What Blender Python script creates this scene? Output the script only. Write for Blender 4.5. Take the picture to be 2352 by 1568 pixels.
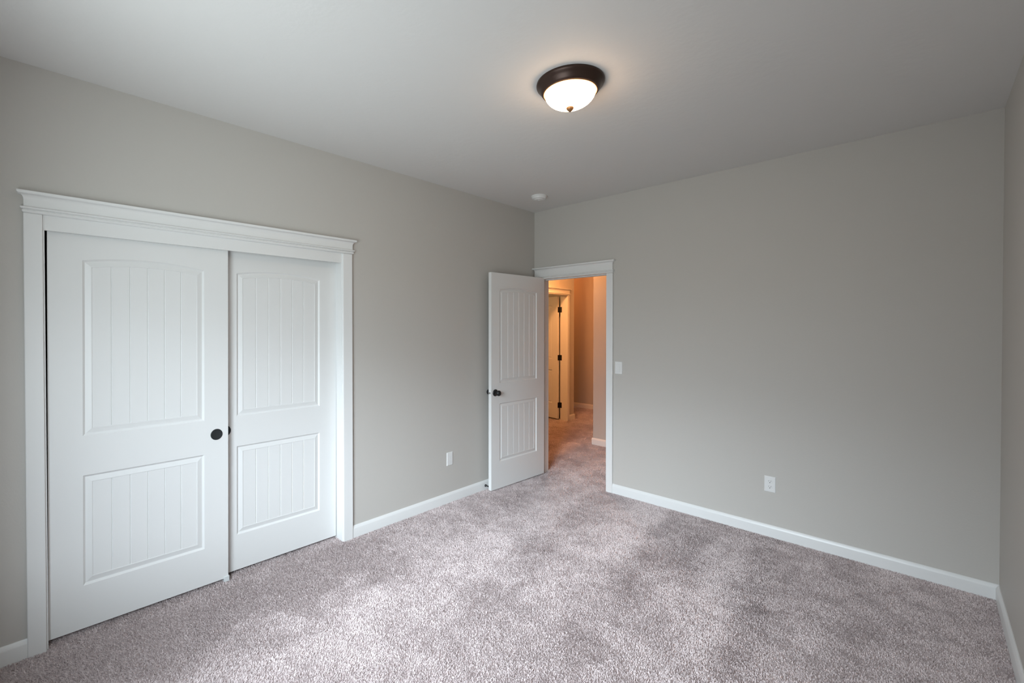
import bpy, bmesh, math, random
import numpy as np
from mathutils import Vector, Matrix

for o in list(bpy.data.objects):
    bpy.data.objects.remove(o)
S = bpy.context.scene
COL = S.collection
PI = math.pi

# ------------------------------------------------------------------ camera
H = 2.7445            # ceiling height
W = 3.2045            # right wall
YF = -4.22            # wall behind the camera
cam_d = bpy.data.cameras.new('camera')
cam = bpy.data.objects.new('camera', cam_d)
COL.objects.link(cam)
yaw, pitch, roll = 0.7986, -0.0103, -0.0005
fw = Vector((-math.sin(yaw) * math.cos(pitch), math.cos(yaw) * math.cos(pitch), math.sin(pitch)))
rt = Vector((math.cos(yaw), math.sin(yaw), 0))
up = rt.cross(fw)
r2 = rt * math.cos(roll) + up * math.sin(roll)
u2 = up * math.cos(roll) - rt * math.sin(roll)
M = Matrix((r2, u2, -fw)).transposed().to_4x4()
M.translation = Vector((2.9074, -3.9272, 1.5254))
cam.matrix_world = M
cam_d.sensor_fit = 'HORIZONTAL'
cam_d.sensor_width = 36.0
cam_d.lens = 1040.95 / 2352 * 36.0
cam_d.shift_x = 118.1 / 2352
cam_d.shift_y = -20.86 / 2352
cam_d.clip_start = 0.02
S.camera = cam

# ------------------------------------------------------------------ light
S.view_settings.view_transform = 'Standard'
S.view_settings.look = 'None'
S.view_settings.gamma = 1.0
S.view_settings.use_curve_mapping = False
S.view_settings.exposure = 0.0

# overcast sky over a darker ground, seen only through the window behind the camera
world = bpy.data.worlds.new('world')
S.world = world
world.use_nodes = True
nt = world.node_tree
for n in list(nt.nodes):
    nt.nodes.remove(n)
geo = nt.nodes.new('ShaderNodeTexCoord')
sep = nt.nodes.new('ShaderNodeSeparateXYZ')
nt.links.new(geo.outputs['Generated'], sep.inputs[0])
def wmath(op, x, y=None):
    n = nt.nodes.new('ShaderNodeMath')
    n.operation = op
    for i, v in enumerate((x, y)):
        if v is None:
            continue
        if isinstance(v, (int, float)):
            n.inputs[i].default_value = v
        else:
            nt.links.new(v, n.inputs[i])
    return n.outputs[0]
def wramp(x, stops):
    r = nt.nodes.new('ShaderNodeValToRGB')
    c = r.color_ramp
    c.elements[0].position, c.elements[1].position = stops[0][0], stops[-1][0]
    for i, (p, v) in enumerate(stops):
        el = c.elements[0] if i == 0 else c.elements[-1] if i == len(stops) - 1 else c.elements.new(p)
        el.color = (*v, 1) if isinstance(v, tuple) else (v, v, v, 1)
    nt.links.new(x, r.inputs[0])
    return r.outputs[0]
zz = wmath('MULTIPLY_ADD', sep.outputs['Z'], 0.5)
zz.node.inputs[2].default_value = 0.5
SKYC, GNDC = (0.79, 0.91, 1.0), (0.86, 0.97, 1.0)
col = wramp(zz, [(0.0, GNDC), (0.495, GNDC), (0.53, SKYC), (1.0, SKYC)])
# brightness by height: dull ground, hazy horizon, band brightened to light the room, duller zenith
bri = wramp(zz, [(0.0, 0.20), (0.49, 0.20), (0.53, 0.30), (0.598, 0.42), (0.645, 0.92), (0.75, 0.92), (0.81, 0.45), (1.0, 0.22)])
# and by bearing: weights shaped to light the room, strongest towards one side
azi = wmath('ARCTAN2', sep.outputs['X'], wmath('MULTIPLY', sep.outputs['Y'], -1.0))
azn = wmath('MULTIPLY_ADD', azi, 1.0 / PI)
azn.node.inputs[2].default_value = 0.5          # -90 deg -> 0, +90 deg -> 1
baz_sky = wramp(azn, [(0.0, 0.06), (0.34, 0.11), (0.46, 0.59), (0.57, 1.0), (0.68, 0.95), (0.80, 0.55), (1.0, 0.48)])
baz_gnd = wramp(azn, [(0.0, 0.10), (0.36, 0.28), (0.46, 0.56), (0.57, 0.80), (0.68, 0.93), (0.80, 0.93), (1.0, 0.92)])
up_f = wramp(zz, [(0.49, 0.0), (0.56, 1.0)])
baz = wmath('ADD', wmath('MULTIPLY', baz_sky, up_f), wmath('MULTIPLY', baz_gnd, wmath('SUBTRACT', 1.0, up_f)))
bg = nt.nodes.new('ShaderNodeBackground')
SKY = 46.0
mm = nt.nodes.new('ShaderNodeMath')
mm.operation = 'MULTIPLY'
mm.inputs[1].default_value = SKY
nt.links.new(wmath('MULTIPLY', bri, baz), mm.inputs[0])
nt.links.new(mm.outputs[0], bg.inputs['Strength'])
nt.links.new(col, bg.inputs['Color'])
wo = nt.nodes.new('ShaderNodeOutputWorld')
nt.links.new(bg.outputs[0], wo.inputs['Surface'])

WX0, WX1, WZ0, WZ1 = 1.00, 2.60, 0.70, 2.15      # window opening in the wall behind the camera
pd = bpy.data.lights.new('window_portal', 'AREA')
pd.shape = 'RECTANGLE'
pd.size = WX1 - WX0
pd.size_y = WZ1 - WZ0
pd.cycles.is_portal = True
po = bpy.data.objects.new('window_portal', pd)
po.location = ((WX0 + WX1) / 2, YF - 0.02, (WZ0 + WZ1) / 2)
po.rotation_euler = (PI / 2, 0, 0)               # shines towards +y, into the room
COL.objects.link(po)

# ------------------------------------------------------------------ materials
def mat(name, col, rough=0.5, metal=0.0, spec=0.5, bump=None, emit=None):
    m = bpy.data.materials.new(name)
    m.use_nodes = True
    t = m.node_tree
    b = t.nodes['Principled BSDF']
    b.inputs['Base Color'].default_value = (*col, 1)
    b.inputs['Roughness'].default_value = rough
    b.inputs['Metallic'].default_value = metal
    b.inputs['Specular IOR Level'].default_value = spec
    tc = t.nodes.new('ShaderNodeTexCoord')
    if bump:
        sc, dist, stren, det = bump
        nz = t.nodes.new('ShaderNodeTexNoise')
        nz.inputs['Scale'].default_value = sc
        nz.inputs['Detail'].default_value = det
        t.links.new(tc.outputs['Object'], nz.inputs['Vector'])
        bp = t.nodes.new('ShaderNodeBump')
        bp.inputs['Distance'].default_value = dist
        bp.inputs['Strength'].default_value = stren
        t.links.new(nz.outputs['Fac'], bp.inputs['Height'])
        t.links.new(bp.outputs[0], b.inputs['Normal'])
    if emit:
        b.inputs['Emission Color'].default_value = (*emit[0], 1)
        b.inputs['Emission Strength'].default_value = emit[1]
    return m

M_wall = mat('wall_paint', (0.565, 0.54, 0.505), 0.55, spec=0.3, bump=(90, 0.0012, 0.35, 3))
M_ceil = mat('ceiling_paint', (0.755, 0.745, 0.73), 0.7, spec=0.2, bump=(26, 0.003, 0.45, 5))
M_trim = mat('trim_paint', (0.80, 0.80, 0.79), 0.32, spec=0.45)
M_door = mat('door_paint', (0.79, 0.79, 0.78), 0.38, spec=0.45, bump=(220, 0.0004, 0.25, 2))
M_black = mat('black_hardware', (0.012, 0.012, 0.013), 0.35, spec=0.5)
M_pull = mat('oil_rubbed_pull', (0.018, 0.022, 0.024), 0.4, spec=0.5)
M_steel = mat('steel_latch', (0.45, 0.44, 0.42), 0.35, metal=1.0)
M_plastic = mat('white_plastic', (0.80, 0.80, 0.79), 0.35, spec=0.5)
M_dark = mat('dark_slot', (0.03, 0.03, 0.03), 0.6)
M_bronze = mat('bronze', (0.055, 0.030, 0.022), 0.38, metal=0.55, spec=0.5)
M_brass = mat('warm_bronze_finial', (0.30, 0.16, 0.07), 0.4, metal=0.6)
M_ring = mat('lit_bronze_ring', (0.50, 0.25, 0.10), 0.45, metal=0.5)  # bronze lightened to amber for the bowl's glow on it
M_glass = mat('lit_frosted_glass', (0.85, 0.80, 0.72), 0.4, emit=((1.0, 0.68, 0.43), 22.0))
M_guide = mat('nylon_guide', (0.72, 0.75, 0.75), 0.4)

def carpet():
    m = bpy.data.materials.new('carpet')
    m.use_nodes = True
    t = m.node_tree
    b = t.nodes['Principled BSDF']
    b.inputs['Roughness'].default_value = 0.95
    b.inputs['Specular IOR Level'].default_value = 0.1
    at = t.nodes.new('ShaderNodeAttribute')
    at.attribute_name = 'tint'
    rp = t.nodes.new('ShaderNodeValToRGB')
    rp.color_ramp.elements[0].position = 0.0
    rp.color_ramp.elements[0].color = (0.46, 0.385, 0.378, 1)
    rp.color_ramp.elements[1].position = 1.0
    rp.color_ramp.elements[1].color = (0.85, 0.75, 0.74, 1)
    t.links.new(at.outputs['Fac'], rp.inputs[0])
    t.links.new(rp.outputs[0], b.inputs['Base Color'])
    return m
M_carpet = carpet()

# ------------------------------------------------------------------ helpers
def finish(name, bm, m, parent=None, loc=None, smooth=False, bevel=0.0):
    bmesh.ops.remove_doubles(bm, verts=bm.verts, dist=1e-6)
    bmesh.ops.recalc_face_normals(bm, faces=bm.faces)
    me = bpy.data.meshes.new(name)
    bm.to_mesh(me)
    bm.free()
    if smooth:
        me.polygons.foreach_set('use_smooth', [True] * len(me.polygons))
        me.set_sharp_from_angle(angle=math.radians(35))
    me.materials.append(m)
    o = bpy.data.objects.new(name, me)
    COL.objects.link(o)
    if loc is not None:
        o.location = loc
    if parent is not None:
        o.parent = parent
    if bevel:
        md = o.modifiers.new('bevel', 'BEVEL')
        md.width = bevel
        md.segments = 2
        md.limit_method = 'ANGLE'
        md.angle_limit = math.radians(40)
    return o

def box(bm, x0, x1, y0, y1, z0, z1):
    v = [bm.verts.new((x, y, z)) for z in (z0, z1) for y in (y0, y1) for x in (x0, x1)]
    for f in ((0, 2, 3, 1), (4, 5, 7, 6), (0, 1, 5, 4), (2, 6, 7, 3), (0, 4, 6, 2), (1, 3, 7, 5)):
        bm.faces.new([v[i] for i in f])

def boxes(name, bl, m, parent=None, bevel=0.0, loc=None):
    bm = bmesh.new()
    for b in bl:
        box(bm, *b)
    return finish(name, bm, m, parent, bevel=bevel, loc=loc)

def lathe(bm, prof, n=48, axis='Z', origin=(0, 0, 0)):
    """prof: list of (radius, height along axis)"""
    rings = []
    for r, h in prof:
        ring = []
        if r < 1e-6:
            pts = [(0.0, 0.0)]
        else:
            pts = [(r * math.cos(2 * PI * i / n), r * math.sin(2 * PI * i / n)) for i in range(n)]
        for a, b in pts:
            if axis == 'Z':
                p = (a, b, h)
            elif axis == 'X':
                p = (h, a, b)
            else:
                p = (a, h, b)
            ring.append(bm.verts.new((p[0] + origin[0], p[1] + origin[1], p[2] + origin[2])))
        rings.append(ring)
    for A, B in zip(rings, rings[1:]):
        if len(A) == 1 and len(B) == 1:
            continue
        for i in range(n):
            j = (i + 1) % n
            if len(A) == 1:
                bm.faces.new((A[0], B[i], B[j]))
            elif len(B) == 1:
                bm.faces.new((A[i], A[j], B[0]))
            else:
                bm.faces.new((A[i], A[j], B[j], B[i]))

def struct(o, label, cat):
    o['kind'] = 'structure'
    o['label'] = label
    o['category'] = cat
    return o

def tag(o, label, cat, group=None):
    o['label'] = label
    o['category'] = cat
    if group:
        o['group'] = group
    return o

def empty(name, loc, rz=0.0):
    o = bpy.data.objects.new(name, None)
    o.empty_display_size = 0.1
    o.location = loc
    o.rotation_euler = (0, 0, rz)
    COL.objects.link(o)
    return o

# ------------------------------------------------------------------ room shell
T = 0.115
CX0, CX1 = -3.856, -2.264        # closet opening along y
CZ = 2.058
DX0, DX1, DZ = 0.100, 0.827, 2.032   # bedroom doorway along x
HX = -1.20                       # hall left wall face
HT = 0.119
HD0, HD1 = 1.70, 2.50            # hall doorway along y
HE = 2.72                        # end of hall left wall
NX, NY = -0.127, 1.453           # corner of the hall wall opposite
FY = 3.765                       # far wall
XL = -3.0

# carpet: backing slab and cut pile, one mesh
def carpet_floor():
    rng_ = np.random.default_rng(7)
    PILE = 0.0085
    ztop = -PILE + 0.001
    sx0, sx1, sy0, sy1 = XL - .2, W + T, YF - T, FY + T
    V = [np.array([(x, y, z) for z in (-0.04, ztop) for y in (sy0, sy1) for x in (sx0, sx1)], np.float32)]
    quads = [np.array([(0, 2, 3, 1), (4, 5, 7, 6), (0, 1, 5, 4), (2, 6, 7, 3), (0, 4, 6, 2), (1, 3, 7, 5)], np.int32)]
    tris = []
    tint = [np.full(8, 0.3, np.float32)]
    base = 8
    # soft random field giving the lean of the pile (brushed and trodden patches)
    def field(x, y, cell, seed):
        g = np.random.default_rng(seed).random((160, 160)).astype(np.float32)
        u = (x + 5) / cell; v = (y + 6) / cell
        i = np.floor(u).astype(int); j = np.floor(v).astype(int)
        fu = u - i; fv = v - j
        fu = fu * fu * (3 - 2 * fu); fv = fv * fv * (3 - 2 * fv)
        i %= 159; j %= 159
        return (g[i, j] * (1 - fu) + g[i + 1, j] * fu) * (1 - fv) + (g[i, j + 1] * (1 - fu) + g[i + 1, j + 1] * fu) * fv
    for (x0, x1, y0, y1, step) in ((0.0, W, YF, 0.0, 0.0047), (-0.12, 0.0, -3.86, -2.26, 0.0047), (-1.35, 1.6, 0.0, 1.44, 0.0058), (-1.75, -0.13, 1.44, FY, 0.0070)):
        nx = int((x1 - x0) / step); ny = int((y1 - y0) / step)
        gx, gy = np.meshgrid(np.arange(nx), np.arange(ny))
        n = nx * ny
        x = (x0 + (gx.ravel() + rng_.random(n)) * (x1 - x0) / nx)
        y = (y0 + (gy.ravel() + rng_.random(n)) * (y1 - y0) / ny)
        s_ = step / 0.0047
        sharp = lambda f, g: np.clip((f - 0.5) * g, -1, 1)
        nap = 0.30 * sharp(field(x, y, 0.33, 1), 2.5) + 0.36 * sharp(field(x, y, 0.13, 2), 4.0) + 0.36 * sharp(field(x, y, 0.052, 3), 4.0)
        lane = field(x * 1.0 + 0.12 * y, y * 0.16, 0.21, 4)
        nap = nap + np.clip((lane - 0.5) * 1.8, -0.6, 0.6)
        # strip along the closet: brushed pile, tinted darker also for weak light there
        edge = np.clip((0.62 + 0.5 * (field(x, y, 0.16, 5) - 0.5) - x) / 0.16, 0, 1) * np.clip((-1.9 - y) / 0.5, 0, 1)
        nap = np.clip(nap + 1.2 * edge, -1.2, 1.5)
        yaw_ = rng_.random(n) * 2 * PI
        h = PILE * (0.75 + 0.45 * rng_.random(n))
        w = 0.0022 * s_ * (0.75 + 0.5 * rng_.random(n))
        # lean: towards -y (light) or +y, plus scatter
        lx = rng_.normal(0, 0.0036, n)
        ly = -0.0034 * nap + rng_.normal(0, 0.0040, n)
        cx_, sy_ = np.cos(yaw_) * w, np.sin(yaw_) * w
        zb = np.full(n, ztop - .001)
        P = np.empty((n, 5, 3), np.float32)
        P[:, 0] = np.stack([x - cx_ * .8, y - sy_ * .8, zb], 1)
        P[:, 1] = np.stack([x + cx_ * .8, y + sy_ * .8, zb], 1)
        mx, my, mz = x + lx * .45, y + ly * .45, ztop + h * 0.62
        P[:, 2] = np.stack([mx + cx_ * 1.1, my + sy_ * 1.1, mz], 1)
        P[:, 3] = np.stack([mx - cx_ * 1.1, my - sy_ * 1.1, mz], 1)
        P[:, 4] = np.stack([x + lx, y + ly, ztop + h], 1)
        V.append(P.reshape(-1, 3))
        idx = base + 5 * np.arange(n, dtype=np.int32)[:, None]
        quads.append(idx + np.array([[0, 1, 2, 3]], np.int32))
        tris.append(idx + np.array([[3, 2, 4]], np.int32))
        tt = np.clip(0.5 + rng_.normal(0, 0.085, n) - 0.20 * nap, 0, 1).astype(np.float32)  # shading of the leaning pile is also put into the tint
        tint.append(np.repeat(tt, 5))
        base += 5 * n
    V = np.concatenate(V); Q = np.concatenate(quads); R3 = np.concatenate(tris)
    me = bpy.data.meshes.new('floor')
    me.vertices.add(len(V)); me.vertices.foreach_set('co', V.ravel())
    loops = np.concatenate([Q.ravel(), R3.ravel()]).astype(np.int32)
    me.loops.add(len(loops)); me.loops.foreach_set('vertex_index', loops)
    npoly = len(Q) + len(R3)
    starts = np.concatenate([np.arange(len(Q)) * 4, len(Q) * 4 + np.arange(len(R3)) * 3]).astype(np.int32)
    me.polygons.add(npoly); me.polygons.foreach_set('loop_start', starts)
    me.update(calc_edges=True)
    at = me.attributes.new('tint', 'FLOAT', 'POINT')
    at.data.foreach_set('value', np.concatenate(tint))
    me.materials.append(M_carpet)
    o = bpy.data.objects.new('floor', me)
    COL.objects.link(o)
    return o
struct(carpet_floor(), 'greyish mauve cut-pile carpet floor with trodden patches', 'floor')
struct(boxes('ceiling', [(XL - .2, W + T, YF - T, FY + T, H, H + 0.1)], M_ceil),
       'white lightly textured flat ceiling', 'ceiling')
struct(boxes('wall_left', [(-T, 0, YF, CX0, -.02, H), (-T, 0, CX1, 0, -.02, H), (-T, 0, CX0, CX1, CZ, H)], M_wall),
       'greige wall on the left holding the sliding closet doors', 'wall')
struct(boxes('wall_back', [(XL, DX0 - .018, 0, T, -.02, H), (DX1 + .018, W + T, 0, T, -.02, H), (DX0 - .018, DX1 + .018, 0, T, DZ + .018, H)], M_wall),
       'greige wall on the right half of the photo with the open doorway and outlet', 'wall')
struct(boxes('wall_right', [(W, W + T, YF, 0, -.02, H)], M_wall),
       'narrow sliver of greige wall at the right edge of the photo', 'wall')
struct(boxes('wall_front', [(-T, WX0, YF - T, YF, -.02, H), (WX1, W + T, YF - T, YF, -.02, H),
                            (WX0, WX1, YF - T, YF, -.02, WZ0), (WX0, WX1, YF - T, YF, WZ1, H)], M_wall),
       'greige wall behind the camera with the window', 'wall')
# closet behind the sliding doors
struct(boxes('wall_closet', [(-0.80, -0.75, YF, -1.9, -.02, H), (-0.75, -T, YF, YF + .06, -.02, H),
                             (-0.75, -T, -1.96, -1.9, -.02, H)], M_wall),
       'dark closet interior walls behind the sliding doors', 'wall')
# hall
struct(boxes('wall_hall', [(NX, W + T, NY, NY + T, -.02, H)], M_wall),
       'hall wall facing the open doorway, lit orange at its top', 'wall')
struct(boxes('wall_hall_right', [(NX, NX + T, NY + T, FY, -.02, H)], M_wall),
       'hidden side wall of the corridor beyond the hall', 'wall')
struct(boxes('wall_hall_left', [(HX - HT, HX, T, HD0 - .018, -.02, H), (HX - HT, HX, HD1 + .018, HE, -.02, H),
                                (HX - HT, HX, HD0 - .018, HD1 + .018, 2.068, H)], M_wall),
       'hall wall holding the second door, lit bright orange', 'wall')
struct(boxes('wall_hall_back', [(XL, NX + T, FY, FY + T, -.02, H)], M_wall),
       'dim brown-orange far wall at the end of the hall', 'wall')
struct(boxes('wall_hall_side', [(XL, HX - HT, HE - T, HE, -.02, H), (XL - .1, XL, T, FY, -.02, H),
                                (W, W + T, T, NY, -.02, H)], M_wall),
       'walls closing the hall out of sight', 'wall')

# window behind the camera: frame and sill only
wf = boxes('window_1', [(WX0, WX1, YF - .09, YF - .04, WZ0, WZ0 + .05), (WX0, WX1, YF - .09, YF - .04, WZ1 - .05, WZ1),
                        (WX0, WX0 + .05, YF - .09, YF - .04, WZ0 + .05, WZ1 - .05), (WX1 - .05, WX1, YF - .09, YF - .04, WZ0 + .05, WZ1 - .05)], M_trim)
struct(wf, 'white framed window in the wall behind the camera', 'window')
boxes('window_sill', [(WX0 - .04, WX1 + .04, YF, YF + .03, WZ0 - .03, WZ0)], M_trim, wf)

# ------------------------------------------------------------------ baseboards
BH = 0.083
def baseboard(name, p0, p1, nrm, label, h=BH):
    """p0,p1 ends on the wall line, nrm = direction out of the wall"""
    prof = [(0, -0.012), (0.0140, -0.012), (0.0140, 0.060), (0.0125, 0.0665), (0.0085, 0.0735), (0.0065, 0.0795), (0.0035, 0.083), (0, 0.083)]
    bm = bmesh.new()
    rows = []
    for p in (p0, p1):
        rows.append([bm.verts.new((p[0] + nrm[0] * d, p[1] + nrm[1] * d, z * h / BH)) for d, z in prof])
    n = len(prof)
    for i in range(n):
        j = (i + 1) % n
        bm.faces.new((rows[0][i], rows[0][j], rows[1][j], rows[1][i]))
    bm.faces.new(rows[0]); bm.faces.new(rows[1][::-1])
    return struct(finish(name, bm, M_trim, smooth=True), label, 'baseboard')

baseboard('baseboard_left', (0, YF), (0, -3.911), (1, 0), 'short white baseboard at the bottom left edge, left of the closet casing')
baseboard('baseboard_left', (0, -2.200), (0, -0.0), (1, 0), 'white baseboard between the closet casing and the open door')
baseboard('baseboard_back', (0.895, 0), (W, 0), (0, -1), 'long white baseboard along the right half from the doorway casing to the corner')
baseboard('baseboard_right', (W, -0.014), (W, YF), (-1, 0), 'white baseboard running out at the bottom right edge')
baseboard('baseboard_hall', (NX - .014, NY), (W, NY), (0, -1), 'bright white baseboard of the hall wall just inside the doorway')
baseboard('baseboard_hall_end', (NX, NY), (NX, FY), (-1, 0), 'baseboard wrapping round the end of the near hall wall')
baseboard('baseboard_hall_left', (HX, 2.566), (HX, HE + .014), (1, 0), 'tiny stub of baseboard beside the hall door casing')
baseboard('baseboard_hall_back', (XL, FY), (NX - .014, FY), (0, -1), 'orange-lit baseboard of the far hall wall')

# ------------------------------------------------------------------ casings with crowned heads
def head(name, origin, along, nrm, L, z0, z1, parent=None, mitre=0.0):
    """craftsman head: beads, frieze and flared cap swept along 'along' with returned ends.
    L = frieze length, z0 bottom, z1 top"""
    o = Vector(origin); a = Vector(along); n = Vector(nrm)
    f = 0.019                                     # frieze projection
    h = z1 - z0
    prof = [(f, z0), (f + .003, z0 + .002), (f + .006, z0 + .006), (f + .006, z0 + .011), (f + .002, z0 + .014), (f + .002, z0 + .016),
            (f + .010, z0 + .019), (f + .012, z0 + .023), (f + .010, z0 + .027), (f, z0 + .030),
            (f, z1 - .040)]
    for i in range(1, 8):                         # cove
        t = i / 7 * PI / 2
        prof.append((f + .017 * (1 - math.cos(t)), z1 - .040 + .026 * math.sin(t)))
    prof += [(f + .021, z1 - .011), (f + .023, z1 - .006), (f + .023, z1)]
    bm = bmesh.new()
    rows = []
    for p, z in prof:
        e = p - f
        q = [(-e, 0), (-e, p), (L + e, p), (L + e, 0)]
        rows.append([bm.verts.new(o + a * s + n * d + Vector((0, 0, z))) for s, d in q])
    for A, B in zip(rows, rows[1:]):
        for i in range(3):
            bm.faces.new((A[i], A[i + 1], B[i + 1], B[i]))
        bm.faces.new((A[3], A[0], B[0], B[3]))
    bm.faces.new(rows[0]); bm.faces.new(rows[-1][::-1])
    return finish(name, bm, M_trim, parent, smooth=True)

# closet casing: y from -3.911 to -2.200, on the wall x = 0
t1 = head('trim_1', (0, -3.909, 0), (0, 1, 0), (1, 0, 0), 1.709, 2.056, 2.154)
struct(t1, 'white casing with flared crown head around the sliding closet doors', 'trim')
boxes('side_casing', [(0, .018, -3.911, -3.845, -.012, 2.056)], M_trim, t1, bevel=.004)
boxes('side_casing', [(0, .018, -2.277, -2.201, -.012, 2.056)], M_trim, t1, bevel=.004)
boxes('closet_jamb', [(-T, 0.004, CX0, CX0 + .0175, -.012, CZ - .001)], M_trim, t1, bevel=.0015)
boxes('closet_jamb', [(-T, 0.004, CX1 - .0175, CX1, -.012, CZ - .001)], M_trim, t1, bevel=.0015)
boxes('valance', [(-.016, .003, CX0 + .0175, CX1 - .0175, 1.987, 2.0575)], M_trim, t1, bevel=.001)
boxes('head_jamb', [(-T, -.017, CX0 + .0175, CX1 - .0175, 2.045, CZ)], M_trim, t1)
boxes('sliding_track', [(-.105, -.017, CX0 + .02, CX1 - .02, 2.025, 2.044)], M_steel, t1)

# bedroom doorway casing, room side, on the wall y = 0
t2 = head('trim_2', (0.020, 0, 0), (1, 0, 0), (0, -1, 0), 0.875, 2.030, 2.149)
struct(t2, 'white casing with flared crown head around the open bedroom doorway', 'trim')
boxes('side_casing', [(0.832, 0.895, -.018, 0, -.012, 2.030)], M_trim, t2, bevel=.004)
boxes('side_casing', [(0.022, 0.085, -.018, 0, -.012, 2.030)], M_trim, t2, bevel=.004)
boxes('door_jamb', [(DX1, DX1 + .018, -.002, T + .002, -.012, DZ)], M_trim, t2, bevel=.0015)
boxes('door_jamb', [(DX0 - .018, DX0, -.002, T + .002, -.012, DZ)], M_trim, t2, bevel=.0015)
boxes('head_jamb', [(DX0, DX1, -.002, T + .002, DZ - .001, DZ + .018)], M_trim, t2)
boxes('door_stop_strip', [(DX1 - .011, DX1, .037, .07, -.012, DZ - .012), (DX0, DX0 + .008, .037, .07, -.012, DZ - .012), (DX0, DX1, .037, .07, DZ - .012, DZ - .001)], M_trim, t2, bevel=.001)
# hall side of the same doorway
t3 = head('trim_3', (0.020, T, 0), (1, 0, 0), (0, 1, 0), 0.875, 2.035, 2.15)
struct(t3, 'white casing on the hall side of the bedroom doorway', 'trim')
boxes('side_casing', [(0.835, 0.895, T, T + .018, -.012, 2.035)], M_trim, t3, bevel=.004)
boxes('side_casing', [(0.030, 0.090, T, T + .018, -.012, 2.035)], M_trim, t3, bevel=.004)

# hall door casing on the wall x = HX
t4 = head('trim_4', (HX, HD0 - .063, 0), (0, 1, 0), (1, 0, 0), HD1 - HD0 + .126, 2.052, 2.158)
struct(t4, 'warmly lit white casing around the second door across the hall', 'trim')
boxes('side_casing', [(HX, HX + .018, HD1 + .003, HD1 + .064, -.012, 2.052)], M_trim, t4, bevel=.004)
boxes('side_casing', [(HX, HX + .018, HD0 - .064, HD0 - .003, -.012, 2.052)], M_trim, t4, bevel=.004)
boxes('door_jamb', [(HX - HT - .002, HX + .002, HD1, HD1 + .018, -.012, 2.05)], M_trim, t4, bevel=.0015)
boxes('door_jamb', [(HX - HT - .002, HX + .002, HD0 - .018, HD0, -.012, 2.05)], M_trim, t4, bevel=.0015)
boxes('head_jamb', [(HX - HT - .002, HX + .002, HD0, HD1, 2.049, 2.068)], M_trim, t4)

# ------------------------------------------------------------------ doors
NA = 24
def outline(u0, u1, v0, v1, rise, d):
    """closed loop inset by d; the top is an arc of the given rise (v1 = height at the sides)"""
    a, b = u0 + d, u1 - d
    pts = [(a, v0 + d), (b, v0 + d)]
    c = (u0 + u1) / 2
    hw = (u1 - u0) / 2
    if rise > 0:
        R = (hw * hw + rise * rise) / (2 * rise)
        cv = v1 + rise - R
    for i in range(NA + 1):
        u = b + (a - b) * i / NA
        if rise > 0:
            v = cv + math.sqrt(max(0.0, (R - d) ** 2 - (u - c) ** 2))
        else:
            v = v1 - d
        pts.append((u, v))
    return pts

def panel(name, parent, spec, th, m):
    u0, u1, v0, v1, rise = spec
    bm = bmesh.new()
    for side in (0, 1):
        def P(u, v, n):
            return bm.verts.new((u, n if side == 0 else -th - n, v))   # local y: front face at 0, back at -th... n<=0
        prof = [(0, 0.0), (0.002, -0.0025), (0.009, -0.0095), (0.0115, -0.0095), (0.034, -0.0030), (0.037, -0.0030), (0.0382, -0.0052), (0.0384, -0.0100)]
        loops = []
        for d, n in prof:
            loops.append([P(u, v, n) for u, v in outline(u0, u1, v0, v1, rise, d)])
        for A, B in zip(loops, loops[1:]):
            k = len(A)
            for i in range(k):
                j = (i + 1) % k
                bm.faces.new((A[i], A[j], B[j], B[i]))
        # planked field
        d = 0.0383
        a, b = u0 + d, u1 - d
        vb = v0 + d
        c = (u0 + u1) / 2
        hw = (u1 - u0) / 2
        if rise > 0:
            R = (hw * hw + rise * rise) / (2 * rise)
            cv = v1 + rise - R
        top = lambda u: (cv + math.sqrt(max(0, (R - d) ** 2 - (u - c) ** 2))) if rise > 0 else v1 - d
        us = []
        nf = -0.0052
        g = 0.0032
        npl = 6
        for i in range(npl):
            p0 = a + (b - a) * i / npl
            p1 = a + (b - a) * (i + 1) / npl
            s0 = p0 + (g if i else 0)
            s1 = p1 - (g if i < npl - 1 else 0)
            for k in range(5):
                us.append((s0 + (s1 - s0) * k / 4, nf))
            if i < npl - 1:
                us.append((p1 - .0006, nf - .0036))
                us.append((p1 + .0006, nf - .0036))
        prev = None
        for u, n in us:
            cur = (P(u, vb, n), P(u, top(u), n))
            if prev:
                bm.faces.new((prev[0], cur[0], cur[1], prev[1]))
            prev = cur
    bmesh.ops.remove_doubles(bm, verts=bm.verts, dist=1e-6)
    return finish(name, bm, m, parent)

def leaf(name, w, h, th, up_spec, lo_spec, m):
    """local frame: x along the width, y = thickness (front y=0, back y=-th), z up"""
    bm = bmesh.new()
    uU, lU = up_spec, lo_spec
    for side in (0, 1):
        y = 0 if side == 0 else -th
        def Q(*p):
            bm.faces.new([bm.verts.new((u, y, v)) for u, v in p])
        u0, u1 = uU[0], uU[1]
        Q((0, 0), (u0, 0), (u0, h), (0, h))
        Q((u1, 0), (w, 0), (w, h), (u1, h))
        Q((u0, 0), (u1, 0), (u1, lU[2]), (u0, lU[2]))
        Q((u0, lU[3]), (u1, lU[3]), (u1, uU[2]), (u0, uU[2]))
        arc = outline(*uU, 0)[2:]
        for p, q in zip(arc, arc[1:]):
            Q(p, q, (q[0], h), (p[0], h))
    for (a, b) in (((0, 0), (w, 0)), ((w, 0), (w, h)), ((w, h), (0, h)), ((0, h), (0, 0))):
        bm.faces.new([bm.verts.new((a[0], 0, a[1])), bm.verts.new((b[0], 0, b[1])), bm.verts.new((b[0], -th, b[1])), bm.verts.new((a[0], -th, a[1]))])
    o = finish(name, bm, m)
    panel('upper_panel', o, uU, th, m)
    panel('lower_panel', o, lU, th, m)
    return o

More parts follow.
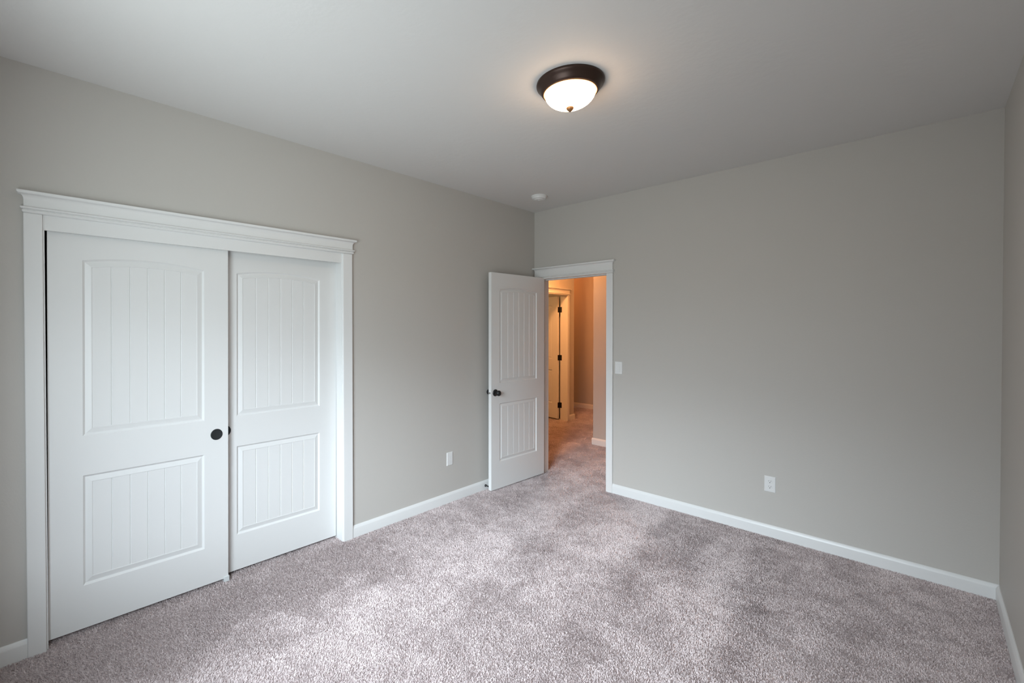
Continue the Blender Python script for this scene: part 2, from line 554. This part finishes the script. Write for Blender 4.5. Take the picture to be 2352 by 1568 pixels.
def place(o, origin, udir, ndir, tilt=0.0):
    """put the leaf's local x along udir and local y along ndir; tilt leans it within its own plane"""
    u = Vector(udir).normalized(); n = Vector(ndir).normalized(); z = Vector((0, 0, 1))
    u, z = u * math.cos(tilt) + z * math.sin(tilt), z * math.cos(tilt) - u * math.sin(tilt)
    mt = Matrix((u, n, z)).transposed().to_4x4()
    mt.translation = Vector(origin)
    o.matrix_world = mt

def cup_pull(parent, u, v):
    """round recessed finger pull"""
    bm = bmesh.new()
    lathe(bm, [(0.0325, 0.0), (0.0325, 0.002), (0.031, 0.003), (0.0285, 0.003), (0.0275, 0.0015), (0.025, 0.0008), (0.0, 0.0006)], 40, 'Y', (u, 0, v))
    return finish('finger_pull', bm, M_pull, parent, smooth=True)

# right sliding door sits on the rear track; left one in front of it
# local frames run from small y to large y, front facing +x  ->  u=(0,1,0), n=(1,0,0) (mirrored handedness is fine for these meshes)
TH = 0.035
d_l = leaf('door_2', 0.806, 2.005, TH, (0.130, 0.677, 0.965, 1.843, 0.026), (0.130, 0.677, 0.214, 0.767, 0.0), M_door)
place(d_l, (-0.030, -3.8375, 0.020), (0, 1, 0), (1, 0, 0), tilt=-0.0045)
struct(d_l, 'front sliding closet door, left one with black round finger pull at its right edge', 'closet door')
cup_pull(d_l, 0.742, 0.876)
boxes('floor_guide', [(0.782, 0.812, -0.050, 0.006, -0.022, 0.012)], M_guide, d_l, bevel=.003)
d_r = leaf('door_3', 0.806, 2.005, TH, (0.127, 0.679, 0.957, 1.845, 0.026), (0.127, 0.679, 0.218, 0.770, 0.0), M_door)
place(d_r, (-0.076, -3.094, 0.020), (0, 1, 0), (1, 0, 0), tilt=-0.0045)
struct(d_r, 'rear sliding closet door, right one partly covered by the front door', 'closet door')
cup_pull(d_r, 0.060, 0.876)

# bedroom door, open 92 degrees; local x from hinge to free end
ang = 1.6149
ud = Vector((math.cos(ang), -math.sin(ang), 0))
nd = Vector((math.sin(ang), math.cos(ang), 0))
d_b = leaf('door_1', 0.785, 2.030, TH, (0.122, 0.671, 0.994, 1.872, 0.026), (0.122, 0.671, 0.251, 0.802, 0.0), M_door)
place(d_b, (0.1370, -0.014, 0.010), ud, nd)
struct(d_b, 'white two-panel bedroom door standing open against the left wall', 'door')
def knob(parent, u, v, s, th=TH):
    """rosette, neck and round knob; s=+1 on the front, -1 on the back"""
    off = 0 if s > 0 else -th
    k = bmesh.new()
    lathe(k, [(0.0, 0.0), (0.0325, 0.0), (0.0325, s * .004), (0.030, s * .008), (0.016, s * .012), (0.0125, s * .014)], 40, 'Y', (u, off, v))
    r = finish('door_knob', k, M_black, parent, smooth=True)
    k = bmesh.new()
    pr = [(0.012, s * .013), (0.0115, s * .026), (0.016, s * .032)]
    for i in range(9):
        t = i / 8 * PI * 0.5
        pr.append((0.0265 * math.cos(t * .98) if i else 0.0265, s * (.044 + .022 * math.sin(t))))
    pr.insert(3, (0.023, s * .036))
    pr[-1] = (0.0, pr[-1][1])
    lathe(k, pr, 40, 'Y', (u, off, v))
    finish('knob', k, M_black, r, smooth=True)
knob(d_b, 0.733, 0.908, 1)
knob(d_b, 0.733, 0.908, -1)
lb = boxes('latch_plate', [(0.7851, 0.7859, -.030, -.005, .880, .936)], M_trim, d_b)
bm = bmesh.new()
lathe(bm, [(0.0085, 0.0), (0.0085, 0.004), (0.006, 0.010), (0.0, 0.011)], 20, 'X', (0.7859, -.0175, .908))
finish('latch_bolt', bm, M_steel, lb, smooth=True)
for z in (0.21, 1.02, 1.83):
    bm = bmesh.new()
    lathe(bm, [(0, z - .045), (.0055, z - .045), (.0055, z + .045), (0, z + .045)], 16, 'Z', (0.0, -TH - .004, 0))
    finish('hinge', bm, M_black, d_b, smooth=True)

# hall door, swung into the room beyond
hx, hy = -1.344, 2.453           # hinge-side front corner of the leaf
a2 = math.radians(8.0)
u_h = Vector((-math.cos(a2), math.sin(a2), 0))
n_h = Vector((-math.sin(a2), -math.cos(a2), 0))
d_h = leaf('door_4', 0.760, 2.022, TH, (0.119, 0.655, 0.99, 1.87, 0.026), (0.119, 0.655, 0.251, 0.802, 0.0), M_door)
place(d_h, (hx, hy, 0.018), u_h, n_h)
struct(d_h, 'second door seen through the doorway, swung away with three black hinges', 'door')
inv_h = Matrix((u_h, n_h, Vector((0, 0, 1)))).transposed().inverted()
def to_leaf(x, y):
    p = inv_h @ Vector((x - hx, y - hy, 0))
    return p.x, p.y
for z in (0.222, 1.010, 1.805):
    bm = bmesh.new()
    box(bm, -.0020, 0.0, -TH, -.004, z - .045, z + .045)             # plate on the door edge
    kx, ky = to_leaf(-1.336, 2.4945)
    lathe(bm, [(0, z - .046), (.0062, z - .046), (.0062, z + .046), (0, z + .046)], 16, 'Z', (kx, ky, 0))
    q = [to_leaf(*p) for p in ((-1.334, 2.4985), (-1.292, 2.4985), (-1.292, 2.5005), (-1.334, 2.5005))]   # plate on the jamb
    lo = [bm.verts.new((x, y, z - .045)) for x, y in q]
    hi = [bm.verts.new((x, y, z + .045)) for x, y in q]
    bm.faces.new(lo); bm.faces.new(hi[::-1])
    for i in range(4):
        j = (i + 1) % 4
        bm.faces.new((lo[i], lo[j], hi[j], hi[i]))
    finish('hinge', bm, M_black, d_h, smooth=True)

# ------------------------------------------------------------------ ceiling light
LX, LY = 1.662, -1.952
cl = empty('ceiling_light', (LX, LY, H))
tag(cl, 'lit flush-mount ceiling light with bronze rim and frosted glass bowl', 'ceiling light')
bm = bmesh.new()
lathe(bm, [(0.0, 0.0), (0.164, 0.0), (0.1655, -.004), (0.1655, -.009), (0.163, -.014), (0.156, -.020), (0.149, -.029), (0.143, -.040), (0.138, -.047),
           (0.1345, -.0495), (0.1310, -.0500)], 96)
finish('pan', bm, M_bronze, cl, smooth=True)
bm = bmesh.new()
lathe(bm, [(0.1312, -.0495), (0.1305, -.0525), (0.1280, -.0530), (0.1250, -.0515), (0.1243, -.0480)], 96)
finish('retaining_ring', bm, M_ring, cl, smooth=True)
bm = bmesh.new()
pr = [(0.1240, -.047)]
for i in range(1, 17):
    t = i / 16 * PI / 2
    pr.append((0.1240 * math.cos(t) if i < 16 else 0.0, -.047 - .077 * math.sin(t)))
lathe(bm, pr, 96)
finish('glass_bowl', bm, M_glass, cl, smooth=True)
bm = bmesh.new()
lathe(bm, [(0.0, -.121), (0.0175, -.121), (0.0190, -.1245), (0.0180, -.129), (0.0135, -.1355), (0.007, -.141), (0.004, -.1435), (0.0, -.144)], 32)
finish('finial', bm, M_brass, cl, smooth=True)

# ------------------------------------------------------------------ smoke detector
sd = empty('smoke_detector', (0.398, -0.468, H))
tag(sd, 'white round smoke detector on the ceiling near the far corner', 'smoke detector')
bm = bmesh.new()
lathe(bm, [(0, 0), (0.071, 0), (0.071, -.010), (0.068, -.012), (0.066, -.012)], 48)
finish('mounting_base', bm, M_plastic, sd, smooth=True)
bm = bmesh.new()
lathe(bm, [(0.066, -.011), (0.066, -.020), (0.061, -.029), (0.052, -.032), (0.050, -.030), (0.042, -.030), (0.040, -.036), (0.030, -.039), (0, -.040)], 48)
finish('cover', bm, M_plastic, sd, smooth=True)
bm = bmesh.new()
lathe(bm, [(0.010, -.039), (0.010, -.0425), (0.008, -.043), (0, -.043)], 20, 'Z', (0.0, 0, 0))
finish('test_button', bm, M_plastic, sd, smooth=True)

# ------------------------------------------------------------------ wall plates (local: x along the wall, y out of the wall, z up)
def plate_mesh(w=.070, h=.1145, d=.0055):
    bm = bmesh.new()
    a, b = w / 2, h / 2
    rings = []
    for s, y in ((0, 0), (0, .0015), (.0012, .004), (.004, d)):
        rings.append([bm.verts.new((x, y, z)) for x, z in ((-a + s, -b + s), (a - s, -b + s), (a - s, b - s), (-a + s, b - s))])
    for A, B in zip(rings, rings[1:]):
        for i in range(4):
            j = (i + 1) % 4
            bm.faces.new((A[i], A[j], B[j], B[i]))
    bm.faces.new(rings[0][::-1]); bm.faces.new(rings[-1])
    return bm
def screw(parent, z, d=.0055):
    bm = bmesh.new()
    lathe(bm, [(.0030, d - .001), (.0028, d + .0006), (0, d + .0009)], 16, 'Y', (0, 0, z))
    finish('screw', bm, M_plastic, parent, smooth=True)

# blank cable plate on the left wall
pl = empty('cable_plate', (0.0, -1.231, 0.3775), -PI / 2)
tag(pl, 'plain white wall plate low on the left wall between closet and open door', 'wall plate')
finish('plate', plate_mesh(), M_plastic, pl)
screw(pl, .042); screw(pl, -.042)
bm = bmesh.new()
lathe(bm, [(.0048, .0045), (.0046, .0066), (.0030, .0068), (.0022, .0060), (0, .0060)], 20, 'Y', (0, 0, 0))
finish('cable_jack', bm, M_plastic, pl, smooth=True)

# rocker switch beside the doorway
sw = empty('light_switch', (0.9485, 0.0, 1.158), PI)
tag(sw, 'white rocker light switch on the wall just right of the doorway', 'light switch')
finish('plate', plate_mesh(), M_plastic, sw)
bm = bmesh.new()
v = [bm.verts.new(p) for p in ((-.0165, .0045, -.0335), (.0165, .0045, -.0335), (.0165, .0045, .0335), (-.0165, .0045, .0335),
                               (-.0155, .0110, -.0325), (.0155, .0110, -.0325), (.0155, .0062, .0325), (-.0155, .0062, .0325))]
for f in ((0, 1, 5, 4), (1, 2, 6, 5), (2, 3, 7, 6), (3, 0, 4, 7), (4, 5, 6, 7)):
    bm.faces.new([v[i] for i in f])
finish('rocker', bm, M_plastic, sw)
screw(sw, .0485); screw(sw, -.0485)

# duplex outlet on the back wall
ol = empty('power_outlet', (2.1195, 0.0, 0.381), PI)
tag(ol, 'white duplex power outlet low on the bare right-hand wall', 'power outlet')
finish('plate', plate_mesh(), M_plastic, ol)
for zz in (.0195, -.0195):
    bm = bmesh.new()
    rings = []
    for s, y in ((0, .0045), (0, .0066), (.0008, .0072)):
        ring = []
        for i in range(32):
            t = 2 * PI * i / 32
            r = .0172 - s
            ring.append(bm.verts.new((r * math.cos(t), y, zz + max(-.0140 + s, min(.0140 - s, r * math.sin(t))))))
        rings.append(ring)
    for A, B in zip(rings, rings[1:]):
        for i in range(32):
            j = (i + 1) % 32
            bm.faces.new((A[i], A[j], B[j], B[i]))
    bm.faces.new(rings[-1])
    sk = finish('socket', bm, M_plastic, ol)
    bm = bmesh.new()
    box(bm, -.0072, -.0054, .0070, .0075, zz - .001, zz + .0085)
    box(bm, .0054, .0072, .0070, .0075, zz + .0005, zz + .0085)
    finish('slots', bm, M_dark, sk)
    bm = bmesh.new()
    lathe(bm, [(.0028, .0070), (.0028, .0076), (0, .0076)], 16, 'Y', (0, 0, zz - .0075))
    finish('ground_hole', bm, M_dark, sk)
screw(ol, 0)

# door stop on the baseboard behind the bedroom door
ds = empty('door_stop', (0.014, -0.783, 0.036))
tag(ds, 'small black door stop sticking out of the left baseboard behind the open door', 'door stop')
bm = bmesh.new()
lathe(bm, [(0, 0), (.0115, 0), (.0115, .003), (.0095, .008), (.0055, .013), (.0040, .015)], 24, 'X')
finish('base', bm, M_black, ds, smooth=True)
bm = bmesh.new()
lathe(bm, [(.0038, .014), (.0038, .037)], 16, 'X')
finish('rod', bm, M_black, ds, smooth=True)
bm = bmesh.new()
lathe(bm, [(0, .035), (.0075, .035), (.0080, .038), (.0078, .046), (.006, .0485), (0, .049)], 20, 'X')
finish('tip', bm, M_black, ds, smooth=True)

# ------------------------------------------------------------------ hall ceiling lamp (out of sight, lights the hall)
hl = bpy.data.lights.new('hall_lamp', 'POINT')
hl.energy = 78.0
hl.color = (1.0, 0.40, 0.125)
hl.shadow_soft_size = 0.10
ho = bpy.data.objects.new('hall_lamp', hl)
ho.location = (-0.70, 1.33, H - 0.15)
COL.objects.link(ho)
h2 = bpy.data.lights.new('corridor_fill', 'POINT')  # unseen fill light added to brighten the far wall
h2.energy = 13.0
h2.color = (1.0, 0.27, 0.06)
h2.shadow_soft_size = 0.10
h2o = bpy.data.objects.new('corridor_fill', h2)
h2o.location = (-2.35, 3.15, H - 0.2)
COL.objects.link(h2o)
h3 = bpy.data.lights.new('side_room_lamp', 'POINT')
h3.energy = 14.0
h3.color = (1.0, 0.52, 0.19)
h3.shadow_soft_size = 0.10
h3o = bpy.data.objects.new('side_room_lamp', h3)
h3o.location = (-2.05, 1.05, H - 0.5)
COL.objects.link(h3o)
